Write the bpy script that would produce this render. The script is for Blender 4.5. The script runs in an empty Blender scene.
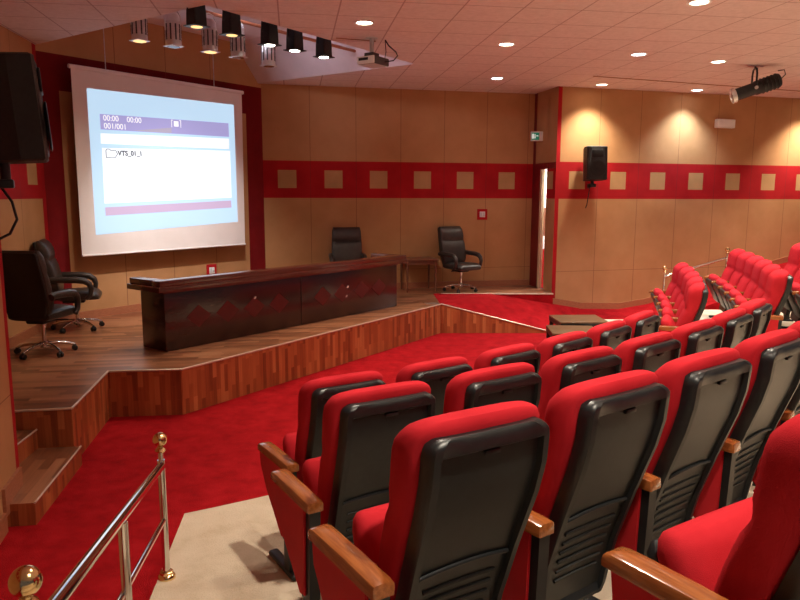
import bpy, bmesh, math, random
from math import sin, cos, pi, radians as rad
from mathutils import Vector, Matrix
random.seed(7)
S = bpy.context.scene
COL = S.collection
V = Vector

# ------------------------------------------------------------------ materials
def new_mat(name):
    m = bpy.data.materials.new(name); m.use_nodes = True
    nt = m.node_tree; b = nt.nodes['Principled BSDF']
    return m, nt, b
def lk(nt, a, b): nt.links.new(a, b)
def noise(nt, scale, detail=3, vec=None, rough=.55):
    n = nt.nodes.new('ShaderNodeTexNoise'); n.inputs['Scale'].default_value = scale
    n.inputs['Detail'].default_value = detail; n.inputs['Roughness'].default_value = rough
    if vec: lk(nt, vec, n.inputs['Vector'])
    return n
def ramp(nt, fac, stops):
    r = nt.nodes.new('ShaderNodeValToRGB'); e = r.color_ramp.elements
    while len(e) < len(stops): e.new(.5)
    for i, (p, c) in enumerate(stops): e[i].position = p; e[i].color = (*c, 1)
    lk(nt, fac, r.inputs['Fac']); return r
def bump(nt, b, h, strength=.2, dist=.01):
    n = nt.nodes.new('ShaderNodeBump'); n.inputs['Strength'].default_value = strength
    n.inputs['Distance'].default_value = dist
    lk(nt, h, n.inputs['Height']); lk(nt, n.outputs['Normal'], b.inputs['Normal']); return n
def coords(nt, kind='Object', scale=(1, 1, 1), rotz=0, loc=(0, 0, 0)):
    t = nt.nodes.new('ShaderNodeTexCoord'); m = nt.nodes.new('ShaderNodeMapping')
    m.inputs['Scale'].default_value = scale; m.inputs['Rotation'].default_value = (0, 0, rotz)
    m.inputs['Location'].default_value = loc
    lk(nt, t.outputs[kind], m.inputs['Vector']); return m.outputs['Vector']
def mottled(name, c1, c2, scale=6, rough=.6, metal=0, b=0, bscale=200, sheen=0, coat=0, spec=.5, lo=.35, hi=.65, stretch=(1, 1, 1)):
    m, nt, p = new_mat(name)
    v = coords(nt, 'Object', stretch)
    n = noise(nt, scale, 4, v); r = ramp(nt, n.outputs['Fac'], [(lo, c1), (hi, c2)])
    lk(nt, r.outputs['Color'], p.inputs['Base Color'])
    p.inputs['Roughness'].default_value = rough; p.inputs['Metallic'].default_value = metal
    p.inputs['Specular IOR Level'].default_value = spec
    if sheen: p.inputs['Sheen Weight'].default_value = sheen; p.inputs['Sheen Roughness'].default_value = .5
    if coat: p.inputs['Coat Weight'].default_value = coat; p.inputs['Coat Roughness'].default_value = .15
    if b:
        n2 = noise(nt, bscale, 2, v); bump(nt, p, n2.outputs['Fac'], b, .01)
    return m
def glow(name, col, s):
    m, nt, p = new_mat(name)
    p.inputs['Base Color'].default_value = (*[min(1, c) for c in col], 1)
    p.inputs['Emission Color'].default_value = (*col, 1); p.inputs['Emission Strength'].default_value = s
    p.inputs['Roughness'].default_value = .6
    return m
def strips(name, tones, w, l, mortar=.0012, swap=False, rotz=0, rough=.35, grain=(3, 60), coat=0):
    """wood strips laid on the metre UVs: w wide, l long; swap = strips run along v"""
    m, nt, p = new_mat(name)
    v = coords(nt, 'UV', (1, 1, 1), (pi/2 if swap else 0) + rotz)
    br = nt.nodes.new('ShaderNodeTexBrick'); lk(nt, v, br.inputs['Vector'])
    br.offset = .37; br.offset_frequency = 2; br.squash = .7; br.squash_frequency = 3
    br.inputs['Color1'].default_value = (0, 0, 0, 1); br.inputs['Color2'].default_value = (1, 1, 1, 1)
    br.inputs['Mortar'].default_value = (.35, .35, .35, 1)
    br.inputs['Scale'].default_value = 1; br.inputs['Mortar Size'].default_value = mortar
    br.inputs['Brick Width'].default_value = l; br.inputs['Row Height'].default_value = w
    mp = nt.nodes.new('ShaderNodeMapping'); mp.inputs['Scale'].default_value = (grain[0], grain[1], 1); lk(nt, v, mp.inputs['Vector'])
    n = noise(nt, 1, 4, mp.outputs['Vector'])
    mx = nt.nodes.new('ShaderNodeMix'); mx.data_type = 'FLOAT'; mx.inputs['Factor'].default_value = .42
    lk(nt, br.outputs['Color'], mx.inputs['A']); lk(nt, n.outputs['Fac'], mx.inputs['B'])
    r = ramp(nt, mx.outputs['Result'], tones); lk(nt, r.outputs['Color'], p.inputs['Base Color'])
    p.inputs['Roughness'].default_value = rough
    if coat: p.inputs['Coat Weight'].default_value = coat; p.inputs['Coat Roughness'].default_value = .2
    bump(nt, p, n.outputs['Fac'], .05, .004)
    return m

M = {}
M['red_fabric'] = mottled('red seat fabric', (.42, .015, .023), (.50, .020, .030), 5, .85, b=.25, bscale=500, spec=.08)
M['red_panel'] = mottled('red panel fabric', (.40, .008, .013), (.47, .011, .017), 5, .8, b=.15, bscale=500, spec=.25)
M['red_band'] = mottled('red wall fabric', (.35, .008, .012), (.42, .011, .015), 3, .85, b=.15, bscale=300, spec=.2)
M['frame_red'] = mottled('deep red wall fabric', (.17, .006, .008), (.21, .008, .010), 3, .85, spec=.2)
M['dark_red'] = mottled('dark red timber', (.16, .006, .008), (.21, .008, .010), 4, .5)
M['tan'] = mottled('tan wall fabric', (.46, .24, .105), (.52, .28, .13), 2.2, .85, b=.2, bscale=260, spec=.2)
M['tan_square'] = mottled('tan square fabric', (.43, .26, .115), (.50, .295, .14), 3, .85, b=.2, bscale=260, spec=.2)
M['seam'] = mottled('panel joint', (.26, .12, .05), (.30, .14, .058), 3, .9)
M['seam_red'] = mottled('red panel joint', (.20, .006, .008), (.24, .008, .010), 3, .9)
M['skirting'] = mottled('varnished skirting', (.34, .12, .06), (.44, .17, .085), 3, .4, stretch=(8, 8, 40))
M['plastic'] = mottled('charcoal moulded plastic', (.007, .0085, .0095), (.011, .013, .0145), 30, .38, b=.05, bscale=900, spec=.5)
M['plastic_inner'] = mottled('textured charcoal plastic', (.008, .0085, .0085), (.012, .012, .0115), 40, .42, b=.1, bscale=700)
M['black'] = mottled('black', (.006, .006, .007), (.010, .010, .011), 20, .45)
M['black_cab'] = mottled('black cabinet', (.008, .011, .011), (.014, .017, .017), 40, .5, b=.2, bscale=400)
M['grille'] = mottled('black steel grille', (.006, .006, .007), (.03, .03, .032), 260, .5, b=.4, bscale=500)
M['arm_wood'] = mottled('varnished arm wood', (.22, .060, .015), (.32, .100, .026), 2.5, .22, coat=.6, stretch=(40, 3, 40))
M['leather'] = mottled('dark leather', (.028, .021, .018), (.042, .031, .027), 12, .36, b=.35, bscale=60, spec=.5)
M['chrome'] = mottled('chrome', (.72, .70, .68), (.80, .78, .76), 3, .10, 1)
M['brass'] = mottled('polished brass', (.78, .57, .29), (.86, .65, .36), 3, .16, 1)
M['steel'] = mottled('brushed steel', (.55, .53, .53), (.72, .70, .70), 30, .32, 1)
M['alu'] = mottled('bright aluminium', (.76, .73, .73), (.86, .83, .83), 20, .28, .6)
M['desk'] = mottled('dark mahogany', (.030, .007, .005), (.044, .010, .007), 3, .25, coat=.35, stretch=(2, 2, 26))
M['desk_top'] = mottled('polished mahogany', (.07, .017, .010), (.12, .032, .018), 3, .2, coat=.5, stretch=(26, 26, 26))
M['diamond'] = mottled('deep red inlay', (.085, .006, .006), (.11, .007, .007), 6, .4)
M['table_brown'] = mottled('brown table top', (.12, .062, .028), (.17, .09, .042), 3, .35, stretch=(6, 30, 6))
M['walnut'] = mottled('walnut', (.12, .04, .02), (.19, .07, .035), 4, .35, stretch=(30, 30, 4))
M['white'] = mottled('white plastic', (.78, .78, .76), (.84, .84, .82), 5, .45)
M['cream'] = mottled('cream painted timber', (.70, .55, .34), (.76, .60, .38), 4, .45)
M['grey_plastic'] = mottled('pale grey plastic', (.52, .53, .54), (.60, .61, .62), 8, .4)
M['dark_grey'] = mottled('dark grey plastic', (.05, .045, .045), (.075, .07, .068), 8, .45)
M['cloth'] = mottled('matt screen cloth', (.84, .80, .79), (.88, .84, .83), 3, .9, spec=.1)
M['nosing'] = mottled('pale metal nosing', (.62, .50, .40), (.74, .60, .48), 8, .35, .4)
M['fascia'] = strips('wood strip fascia', [(.12, (.16, .032, .012)), (.42, (.34, .085, .028)), (.62, (.44, .125, .042)), (.9, (.56, .20, .075))], .052, .42, swap=True)
M['plank_step'] = strips('wood plank tread', [(.12, (.12, .042, .021)), (.45, (.26, .100, .048)), (.65, (.36, .15, .074)), (.92, (.48, .22, .12))], .075, .62, rotz=rad(80), rough=.3, coat=.15)
M['plank'] = strips('wood plank floor', [(.12, (.12, .042, .021)), (.45, (.26, .100, .048)), (.65, (.36, .15, .074)), (.92, (.48, .22, .12))], .075, .62, rotz=rad(-10), rough=.3, coat=.15)

def carpet(name, a, b, c, big, fine, bs):
    m, nt, p = new_mat(name); v = coords(nt, 'Object')
    n = noise(nt, big, 5, v, .65); r = ramp(nt, n.outputs['Fac'], [(.3, a), (.5, b), (.7, c)])
    lk(nt, r.outputs['Color'], p.inputs['Base Color']); p.inputs['Roughness'].default_value = .95
    p.inputs['Specular IOR Level'].default_value = .1
    n2 = noise(nt, fine, 3, v); bump(nt, p, n2.outputs['Fac'], bs, .02); return m
M['red_carpet'] = carpet('red carpet', (.27, .004, .007), (.36, .006, .010), (.45, .010, .016), 5.5, 130, .6)
M['beige_carpet'] = carpet('beige carpet', (.48, .37, .26), (.60, .49, .37), (.66, .55, .43), 3.0, 130, .4)

def ceiling_mat():
    m, nt, p = new_mat('fissured ceiling tiles')
    t = nt.nodes.new('ShaderNodeTexCoord')
    mp = nt.nodes.new('ShaderNodeMapping'); lk(nt, t.outputs['Object'], mp.inputs['Vector'])
    mp.inputs['Rotation'].default_value = (0, 0, rad(-8.65))      # lines follow the tile runs
    mp.inputs['Location'].default_value = (.11, -.39, 0)
    sep = nt.nodes.new('ShaderNodeSeparateXYZ'); lk(nt, mp.outputs['Vector'], sep.inputs[0])
    outs = []
    for ax in ('X', 'Y'):
        d = nt.nodes.new('ShaderNodeMath'); d.operation = 'DIVIDE'; d.inputs[1].default_value = .61; lk(nt, sep.outputs[ax], d.inputs[0])
        f = nt.nodes.new('ShaderNodeMath'); f.operation = 'FRACT'; lk(nt, d.outputs[0], f.inputs[0])
        s = nt.nodes.new('ShaderNodeMath'); s.operation = 'SUBTRACT'; s.inputs[1].default_value = .5; lk(nt, f.outputs[0], s.inputs[0])
        a = nt.nodes.new('ShaderNodeMath'); a.operation = 'ABSOLUTE'; lk(nt, s.outputs[0], a.inputs[0])
        outs.append(a)
    mxx = nt.nodes.new('ShaderNodeMath'); mxx.operation = 'MAXIMUM'
    lk(nt, outs[0].outputs[0], mxx.inputs[0]); lk(nt, outs[1].outputs[0], mxx.inputs[1])
    line = nt.nodes.new('ShaderNodeMath'); line.operation = 'GREATER_THAN'; line.inputs[1].default_value = .487; lk(nt, mxx.outputs[0], line.inputs[0])
    n = noise(nt, 14, 5, t.outputs['Object'], .7)
    r = ramp(nt, n.outputs['Fac'], [(.3, (.66, .55, .52)), (.62, (.76, .65, .62))])  # pinkish base: red bounce light worked into whitish tiles
    mix = nt.nodes.new('ShaderNodeMix'); mix.data_type = 'RGBA'
    lk(nt, line.outputs[0], mix.inputs['Factor']); lk(nt, r.outputs['Color'], mix.inputs['A'])
    mix.inputs['B'].default_value = (.46, .33, .31, 1)
    lk(nt, mix.outputs['Result'], p.inputs['Base Color']); p.inputs['Roughness'].default_value = .9
    p.inputs['Specular IOR Level'].default_value = .2
    n2 = noise(nt, 45, 4, t.outputs['Object']); bump(nt, p, n2.outputs['Fac'], .35, .01)
    return m
M['ceiling'] = ceiling_mat()
M['well'] = mottled('pale lit well lining', (.70, .62, .66), (.76, .68, .72), 3, .9)  # lavender light in the well put into its colour
M['glow_warm'] = glow('warm lamp', (1, .86, .66), 14)
M['glow_cool'] = glow('cool lamp', (.93, .95, 1), 14)
M['glow_dim'] = glow('dim warm lamp', (1, .66, .25), 1.2)
M['glow_flood'] = glow('bright flood lamp', (1, .93, .82), 16)
M['lens'] = mottled('amber lens glass', (.10, .045, .015), (.2, .09, .03), 6, .1, spec=.8)
M['scr_blue'] = glow('projected pale blue', (.56, .79, 1.0), .76)
M['scr_purple'] = glow('projected lilac', (.46, .43, .80), .66)
M['scr_white'] = glow('projected white', (.92, .97, 1.0), .85)
M['scr_pink'] = glow('projected mauve', (.66, .50, .72), .66)
M['scr_text'] = glow('projected lettering', (.96, .93, .95), .9)
M['scr_grey'] = glow('projected grey lettering', (.30, .31, .42), .4)
M['scr_ink'] = glow('projected dark lettering', (.12, .13, .22), .2)
M['scr_wedge'] = glow('projected dull bar', (.55, .50, .66), .62)
for k_ in list(M):
    if k_.startswith('scr_'):
        i_ = M[k_].node_tree.nodes['Principled BSDF'].inputs['Base Color']; i_.default_value = [c*.35 for c in i_.default_value[:3]] + [1]
M['exit_green'] = glow('green exit panel', (.02, .20, .11), .35)
M['exit_white'] = glow('white exit pictogram', (.75, .85, .8), .5)

# ------------------------------------------------------------------ mesh helpers
class MB:
    def __init__(s): s.bm = bmesh.new(); s.mats = []; s.cur = 0
    def use(s, m):
        if m not in s.mats: s.mats.append(m)
        s.cur = s.mats.index(m); return s
    def face(s, pts, smooth=False):
        vs = [s.bm.verts.new(p) for p in pts]
        f = s.bm.faces.new(vs); f.material_index = s.cur; f.smooth = smooth; return f
    def box(s, c, size, r=0, seg=2, rot=None, smooth=True):
        t = bmesh.new(); bmesh.ops.create_cube(t, size=1)
        for v in t.verts: v.co = V((v.co.x*size[0], v.co.y*size[1], v.co.z*size[2]))
        if r: bmesh.ops.bevel(t, geom=list(t.edges), offset=r, segments=seg, profile=.5, affect='EDGES')
        m = Matrix.Translation(c)
        if rot is not None: m = m @ rot
        s.merge(t, m, smooth and r > 0); return s
    def merge(s, t, m, smooth=False):
        mp = {v: s.bm.verts.new(m @ v.co) for v in t.verts}
        for f in t.faces:
            try: g = s.bm.faces.new([mp[v] for v in f.verts])
            except ValueError: continue
            g.material_index = s.cur; g.smooth = smooth
        t.free()
    def prism(s, poly, z0, z1, f=None):
        """closed polygon (list of xy) extruded z0..z1; f maps (x, y, z) to a point"""
        f = f or (lambda x, y, z: (x, y, z))
        a = [s.bm.verts.new(f(x, y, z0)) for x, y in poly]; b = [s.bm.verts.new(f(x, y, z1)) for x, y in poly]
        n = len(poly); fs = []
        fs.append(s.bm.faces.new(a[::-1])); fs.append(s.bm.faces.new(b))
        for i in range(n): fs.append(s.bm.faces.new((a[i], a[(i+1) % n], b[(i+1) % n], b[i])))
        for q in fs: q.material_index = s.cur
        return s
    def loft(s, rings, cap=True, smooth=True, closed=True):
        R = [[s.bm.verts.new(p) for p in r] for r in rings]; n = len(R[0])
        for a, b in zip(R, R[1:]):
            for i in range(n if closed else n-1):
                f = s.bm.faces.new((a[i], a[(i+1) % n], b[(i+1) % n], b[i])); f.material_index = s.cur; f.smooth = smooth
        if cap:
            for r in (R[0][::-1], R[-1]):
                f = s.bm.faces.new(r); f.material_index = s.cur; f.smooth = smooth
        return s
    def tube(s, pts, r, seg=10, closed=False):
        pts = [V(p) for p in pts]; rings = []; up = V((0, 0, 1)); prev = None
        rr = r if isinstance(r, (list, tuple)) else [r]*len(pts)
        for i, p in enumerate(pts):
            d = (pts[min(i+1, len(pts)-1)] - pts[max(i-1, 0)]).normalized()
            x = prev if prev is not None else (up if abs(d.z) < .9 else V((1, 0, 0)))
            x = (x - d*x.dot(d)).normalized(); y = d.cross(x); prev = x
            rings.append([p + (x*cos(2*pi*k/seg) + y*sin(2*pi*k/seg))*rr[i] for k in range(seg)])
        return s.loft(rings)
    def lathe(s, prof, seg=20, m=None):
        m = m or Matrix.Identity(4)
        return s.loft([[m @ V((r*cos(2*pi*k/seg), r*sin(2*pi*k/seg), z)) for k in range(seg)] for r, z in prof])
    def build(s, name, parent=None, mat=None, flat=False):
        bmesh.ops.remove_doubles(s.bm, verts=s.bm.verts, dist=1e-6)
        bmesh.ops.recalc_face_normals(s.bm, faces=s.bm.faces)
        me = bpy.data.meshes.new(name); 
        uvl = s.bm.loops.layers.uv.new('UVMap')
        for f in s.bm.faces:
            n = f.normal
            if abs(n.z) > .7:
                for l in f.loops: l[uvl].uv = (l.vert.co.x, l.vert.co.y)
            else:
                h = math.hypot(n.x, n.y) or 1; tx, ty = -n.y/h, n.x/h
                for l in f.loops: l[uvl].uv = (l.vert.co.x*tx + l.vert.co.y*ty, l.vert.co.z)
        for e in s.bm.edges:
            if len(e.link_faces) == 2 and e.calc_face_angle(0) > rad(38): e.smooth = False
        s.bm.to_mesh(me); s.bm.free()
        for m in (s.mats or []): me.materials.append(M[m] if isinstance(m, str) else m)
        o = bpy.data.objects.new(name, me); COL.objects.link(o)
        if parent: o.parent = parent
        return o
def mb(m): return MB().use(m)
def thing(name, label, cat, loc=(0, 0, 0), rotz=0, group=None):
    o = bpy.data.objects.new(name, None); COL.objects.link(o); o.empty_display_size = .1
    o.location = loc; o.rotation_euler = (0, 0, rotz); tag(o, label, cat, group); return o
def tag(o, label, cat, group=None):
    o['label'] = label; o['category'] = cat
    if group: o['group'] = group
    return o
def struct(o): o['kind'] = 'structure'; return o
def dup(root, loc, rotz, label):
    r = root.copy(); COL.objects.link(r); r.location = loc; r.rotation_euler = (0, 0, rotz); r['label'] = label
    for ch in list(root.children):
        c = ch.copy(); COL.objects.link(c); c.parent = r
        for g in list(ch.children):
            d = g.copy(); COL.objects.link(d); d.parent = c
    return r
def az(a): a = rad(a); return V((sin(a), cos(a), 0))
def face_to(a): return -rad(a)          # rotation_z that turns local +y to compass azimuth a
def ssq(w, d, cx, cy, z, n=24, e=3.2):
    out = []
    for k in range(n):
        t = 2*pi*k/n; c, q = cos(t), sin(t)
        out.append((cx + w/2*math.copysign(abs(c)**(2/e), c), cy + d/2*math.copysign(abs(q)**(2/e), q), z))
    return out
def lerp(tab, z):
    if z <= tab[0][0]: return tab[0][1]
    for (a, va), (b, vb) in zip(tab, tab[1:]):
        if z <= b: return va + (vb-va)*(z-a)/(b-a)
    return tab[-1][1]

# ------------------------------------------------------------------ setting
ZS, ZC = .47, 4.05
BL, BR = V((-2.38, 12.34, 0)), V((2.5, 13.44, 0))        # back wall
SL, SR = V((-4.62, 9.22, 0)), V((-2.38, 12.34, 0))       # screen wall
RC = V((2.73, 12.5, 0)); RD = az(74)                     # right wall corner, direction
LT = V((-2.69, 4.72, 0))                                 # near left wall end

def wall(name, a, b, matfn, ul, zl):
    """wall from a to b; ul, zl = cut lines; matfn(u, z) -> material"""
    m = MB(); d = (b-a); L = d.length; d.normalize()
    us = sorted({0, L, *[u for u in ul if 0 < u < L]}); zs = sorted(set(zl))
    for i in range(len(us)-1):
        for j in range(len(zs)-1):
            um, zm = (us[i]+us[i+1])/2, (zs[j]+zs[j+1])/2
            m.use(matfn(um, zm))
            P = lambda u, z: a + d*u + V((0, 0, z))
            m.face([P(us[i], zs[j]), P(us[i+1], zs[j]), P(us[i+1], zs[j+1]), P(us[i], zs[j+1])])
    return struct(m.build(name))
def panelled(u0, pitch, lo, hi, trims=()):
    sw = .005; seams = [u0 + pitch*k for k in range(-14, 16)]
    seams = [s for s in seams if lo < s < hi]
    ul = []; sq = []
    for s in [u0 + pitch*(k+.5) for k in range(-14, 16)]:
        if lo < s - .15 and s + .15 < hi: sq.append(s); ul += [s-.16, s+.16]
    for s in seams: ul += [s-sw, s+sw]
    for t in trims: ul += list(t)
    zl = [0, .826, .834, 2.127, 2.133, 2.30, 2.61, 2.767, 2.773, ZC]
    def fn(u, z):
        for t in trims:
            if t[0] <= u <= t[1]: return 'red_band'
        band = 2.127 < z < 2.773
        if any(abs(u-s) < sw for s in seams): return 'seam_red' if band else 'seam'
        if band:
            if 2.30 < z < 2.61 and any(abs(u-s) < .16 for s in sq): return 'tan_square'
            return 'red_band'
        if .826 < z < .834: return 'seam'
        return 'tan'
    return fn, ul, zl
f_, u_, z_ = panelled(.815, .815, 0, 4.93)
wall('wall_back', BL, BR, f_, u_, z_)
f_, u_, z_ = panelled(.84, .83, .08, 9, trims=[(-.01, .075)])
RE = RC + RD*8.2
wall('wall_right', RC, RE, f_, u_, z_)
LB0, LB1 = V((-3.92, 4.40, 0)), SL
Lb = (LB1-LB0).length
f_, u_, z_ = panelled(Lb-.84, .83, 0, Lb, trims=[(Lb-.13, Lb+.1)])
wall('wall_left', LB0, LB1, f_, u_, z_)
f_, u_, z_ = panelled(-.5, .83, 0, 9, trims=[])
LD = (V((-2.56, 4.20, 0))-LT).normalized()
LE = LT + LD*6.2
Ln = 6.2
f_, u_, z_ = panelled(Ln-.84, .83, 0, Ln-.08, trims=[(Ln-.07, Ln+.1)])
wall('wall_left_near', LE, LT, f_, u_, z_)
LR = V((-3.92, 4.60, 0))
wall('wall_left_return', LT, LR, lambda u, z: 'tan', [], [0, ZC])
# screen wall: tan field inside a dark red frame, rises into the ceiling well
Ls = (SR-SL).length
def fs(u, z):
    if abs(u-.27-.83*1) < .006 or abs(u-.27-1.66) < .006 or abs(u-.27-2.49) < .006: return 'seam' if (z < 3.52 or z > 3.98) else 'seam_red'
    if z > 3.98: return 'tan'
    if u < .27 or u > 3.48 or z > 3.52: return 'frame_red'
    return 'tan'
wall('wall_screen', SL, SR, fs, [.27, 3.48, 1.094, 1.106, 1.924, 1.936, 2.754, 2.766], [0, 3.52, 3.98, 4.63])
# right return wall with door opening, from the trim corner to the back wall
RT = (BR-RC); Lr = RT.length; RTd = RT.normalized()
u_open = (.325, .50)
def fr(u, z):
    if u_open[0] < u < u_open[1] and z < 2.66: return None
    if u > u_open[1]: return 'dark_red' if z < 2.77 or u > Lr-.12 else 'tan'
    if z > 2.66 and z < 2.77: return 'dark_red'
    if u < .36 and .1 < u and 2.30 < z < 2.61: return 'tan_square'
    if 2.13 < z < 2.77: return 'red_band'
    return 'tan'
m = MB(); us = [0, .1, .36, u_open[0], u_open[1], Lr-.12, Lr]; zs = [0, ZS, 2.13, 2.30, 2.61, 2.66, 2.77, ZC]
for i in range(len(us)-1):
    for j in range(len(zs)-1):
        q = fr((us[i]+us[i+1])/2, (zs[j]+zs[j+1])/2)
        if q is None and j > 0: continue
        m.use(q or 'tan'); P = lambda u, z: RC + RTd*u + V((0, 0, z))
        m.face([P(us[i], zs[j]), P(us[i+1], zs[j]), P(us[i+1], zs[j+1]), P(us[i], zs[j+1])])
struct(m.build('wall_right_return'))
# backstage corridor seen through the door gap
nr = V((RTd.y, -RTd.x, 0))                                # away from the stage
a_ = RC + RTd*.12 + nr*.06; b_ = RC + RTd*.95 + nr*.06
m = mb('white')
c_ = b_ + nr*1.3 + RTd*.9; d_ = a_ + nr*1.3
for za, zb, mm in ((ZS, 1.15, 'red_band'), (1.15, 1.40, 'white'), (1.40, 1.95, 'walnut'), (1.95, 3, 'white')):
    for p, q in ((a_, d_), (d_, c_), (c_, b_)):
        m.use(mm); m.face([p+V((0, 0, za)), q+V((0, 0, za)), q+V((0, 0, zb)), p+V((0, 0, zb))])
m.use('white')
m.face([p+V((0, 0, 3)) for p in (a_, d_, c_, b_)]); m.use('red_carpet'); m.face([p+V((0, 0, ZS)) for p in (a_, d_, c_, b_)])
struct(m.build('wall_corridor'))
# cream jamb + door leaf
def along(a, d, u0, u1, z0, z1, t0, t1, nrm, m):
    pts = [a+d*u0+nrm*t0, a+d*u1+nrm*t0, a+d*u1+nrm*t1, a+d*u0+nrm*t1]
    m.prism([(p.x, p.y) for p in pts], z0, z1)
m = mb('cream'); along(RC, RTd, u_open[1]+.01, u_open[1]+.09, ZS, 2.66, -.02, .04, nr, m)
struct(m.build('door_1'))
m = mb('dark_red'); along(RC, RTd, u_open[0]-.03, u_open[1]+.1, 2.66, 2.76, -.03, .10, nr, m)
struct(m.build('trim_1'))
# skirtings
nb = V((BR-BL).normalized()); nbn = V((nb.y, -nb.x, 0))
m = mb('skirting'); along(BL, nb, 0, (BR-BL).length-.02, ZS, ZS+.11, 0, .02, nbn, m); struct(m.build('baseboard_back'))
sd = (SR-SL).normalized(); sn = V((sd.y, -sd.x, 0))
m = mb('skirting'); along(SL, sd, .02, Ls, ZS, ZS+.11, 0, .02, sn, m); struct(m.build('baseboard_screen'))
ld = (LB1-LB0).normalized(); ln = V((ld.y, -ld.x, 0))
m = mb('skirting'); along(LB0, ld, .25, Lb-.02, ZS, ZS+.11, 0, .02, ln, m); struct(m.build('baseboard_left'))
rn = V((RD.y, -RD.x, 0))
rfloor = [(0, .25), (.6, .14), (1.4, .10), (2.0, .17), (3.0, .40), (4.5, .75), (8.2, 1.5)]
m = mb('skirting')
rings = []
for u, z in rfloor:
    p = RC + RD*u
    rings.append([p+V((0, 0, z-.05)), p+rn*.02+V((0, 0, z-.05)), p+rn*.02+V((0, 0, z+.11)), p+V((0, 0, z+.11))])
m.loft(rings, smooth=False); struct(m.build('baseboard_right'))
nld = (LE-LT).normalized(); nln = V((-nld.y, nld.x, 0))
m = mb('skirting'); along(LT, nld, .42, 6, 0, .13, 0, .022, nln, m); along(LT, nld, .02, .42, .10, .29, 0, .022, nln, m)
struct(m.build('baseboard_left_near'))

# main floor
m = mb('red_carpet'); m.face([(-6, -3, 0), (12, -3, 0), (12, 16, 0), (-6, 16, 0)]); struct(m.build('floor'))
# carpeted ground climbing along the right wall, and the ramp onto the stage
Bp, Cp, Ap, Dp, D2 = V((2.46, 11.05, .003)), V((2.70, 12.24, .29)), V((.64, 11.03, .475)), V((.58, 12.16, .476)), V((1.60, 12.20, .475))
m = mb('red_carpet')
outer = [(RC + RD*u + V((0, 0, z))) for u, z in rfloor]
inner = [V((2.46, 11.05, .003)), V((3.1, 11.2, .003)), V((3.9, 11.5, .003)), V((4.5, 11.7, .08)), V((5.4, 11.9, .36)), V((6.9, 12.3, .72)), V((10, 13, 1.5))]
outer[0] = Cp
m.face([Bp, inner[1], outer[1], Cp])
m.face([Cp, outer[1], RC+V((0, 0, .25))])
for i in range(1, 6): m.face([inner[i], inner[i+1], outer[i+1], outer[i]])
base = [V((v.x, v.y, 0)) for v in inner]
for i in range(2, 6): m.face([base[i], base[i+1], inner[i+1], inner[i]])
m.face([Ap, Bp, Cp]); m.face([Ap, Cp, D2]); m.face([Ap, D2, Dp])
struct(m.build('floor_ramp'))
# stage
ST = [(-2.67, 5.50), (-2.87, 6.70), (-2.17, 6.79), (.65, 11.02), (2.46, 11.05)]
m = mb('plank')
poly = [(-3.2, 5.40), (-2.67, 5.50), (-2.87, 6.70), (-2.17, 6.79), (.65, 11.02), (.72, 12.16), (2.70, 12.22), (2.73, 12.5), (2.5, 13.44), (-2.38, 12.34), (-4.62, 9.22), (-3.95, 4.62), (-3.2, 4.72)]
m.face([(x, y, ZS) for x, y in poly])
m.use('fascia')
def vface(p, q, z0=0, z1=ZS, z1b=None): m.face([(p[0], p[1], z0), (q[0], q[1], z0), (q[0], q[1], z1b if z1b is not None else z1), (p[0], p[1], z1)])
chain = poly[:5]
for p, q in zip(chain, chain[1:]): vface(p, q)
vface(poly[4], (2.46, 11.05), 0, ZS, .004)
vface(poly[-1], poly[0])
m.use('red_carpet'); m.face([(1.60, 12.19, ZS), (2.70, 12.22, .27), (2.70, 12.22, ZS)])
struct(m.build('floor_stage'))
m = mb('nosing')
for p, q in zip(chain, chain[1:]):
    a, b = V((*p, ZS)), V((*q, ZS)); m.tube([a+V((0, 0, -.004)), b+V((0, 0, -.004))], .011, 6)
m.tube([(.65, 11.02, ZS+.002), (2.46, 11.05, .012)], .011, 6)
m.tube([(.72, 12.175, ZS), (2.70, 12.215, ZS)], .014, 6)
struct(m.build('trim_2'))
# steps at the left of the stage
def stepslab(name, poly, z):
    m = mb('plank_step'); m.prism(poly, 0, z)
    for f in m.bm.faces:
        f.normal_update()
        if abs(f.normal.z) < .5:
            if 'fascia' not in m.mats: m.mats.append('fascia')
            f.material_index = m.mats.index('fascia')
    o = struct(m.build(name))
    a, b = V((*poly[0], z)), V((*poly[1], z))
    n = mb('nosing'); n.tube([a, b], .008, 6); n.build('nosing', o)
stepslab('floor_step', [(-2.43, 4.41), (-2.60, 5.47), (-3.0, 5.41), (-2.93, 4.76), (-2.715, 4.735), (-2.62, 4.38)], .157)
stepslab('floor_step', [(-2.87, 4.75), (-2.925, 5.42), (-3.2, 5.38), (-3.2, 4.76)], .313)

# ceiling with its open well over the screen
m = mb('ceiling')
W0, W1, W2, W3 = V((-4.62, 9.22, ZC)), V((-1.95, 7.31, ZC)), V((.2, 10.45, ZC)), V((-2.42, 12.28, ZC))
FARL, FARR = V((-7, -3, ZC)), V((12, -3, ZC))
m.face([FARL, (0, -3, ZC), W1, W0, (-7, 9.6, ZC)])
m.face([(0, -3, ZC), FARR, (12, 10.45, ZC), W2, W1])
m.face([W2, (12, 10.45, ZC), (12, 16.5, ZC), (-2.42, 16.5, ZC), W3])
for f in m.bm.faces: f.normal_update()
struct(m.build('ceiling'))
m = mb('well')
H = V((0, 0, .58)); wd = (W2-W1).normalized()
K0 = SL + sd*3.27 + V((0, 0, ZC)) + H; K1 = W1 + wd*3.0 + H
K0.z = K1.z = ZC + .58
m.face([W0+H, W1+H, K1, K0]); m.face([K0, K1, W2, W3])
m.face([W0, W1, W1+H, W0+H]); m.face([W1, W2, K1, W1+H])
struct(m.build('ceiling_well'))
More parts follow.
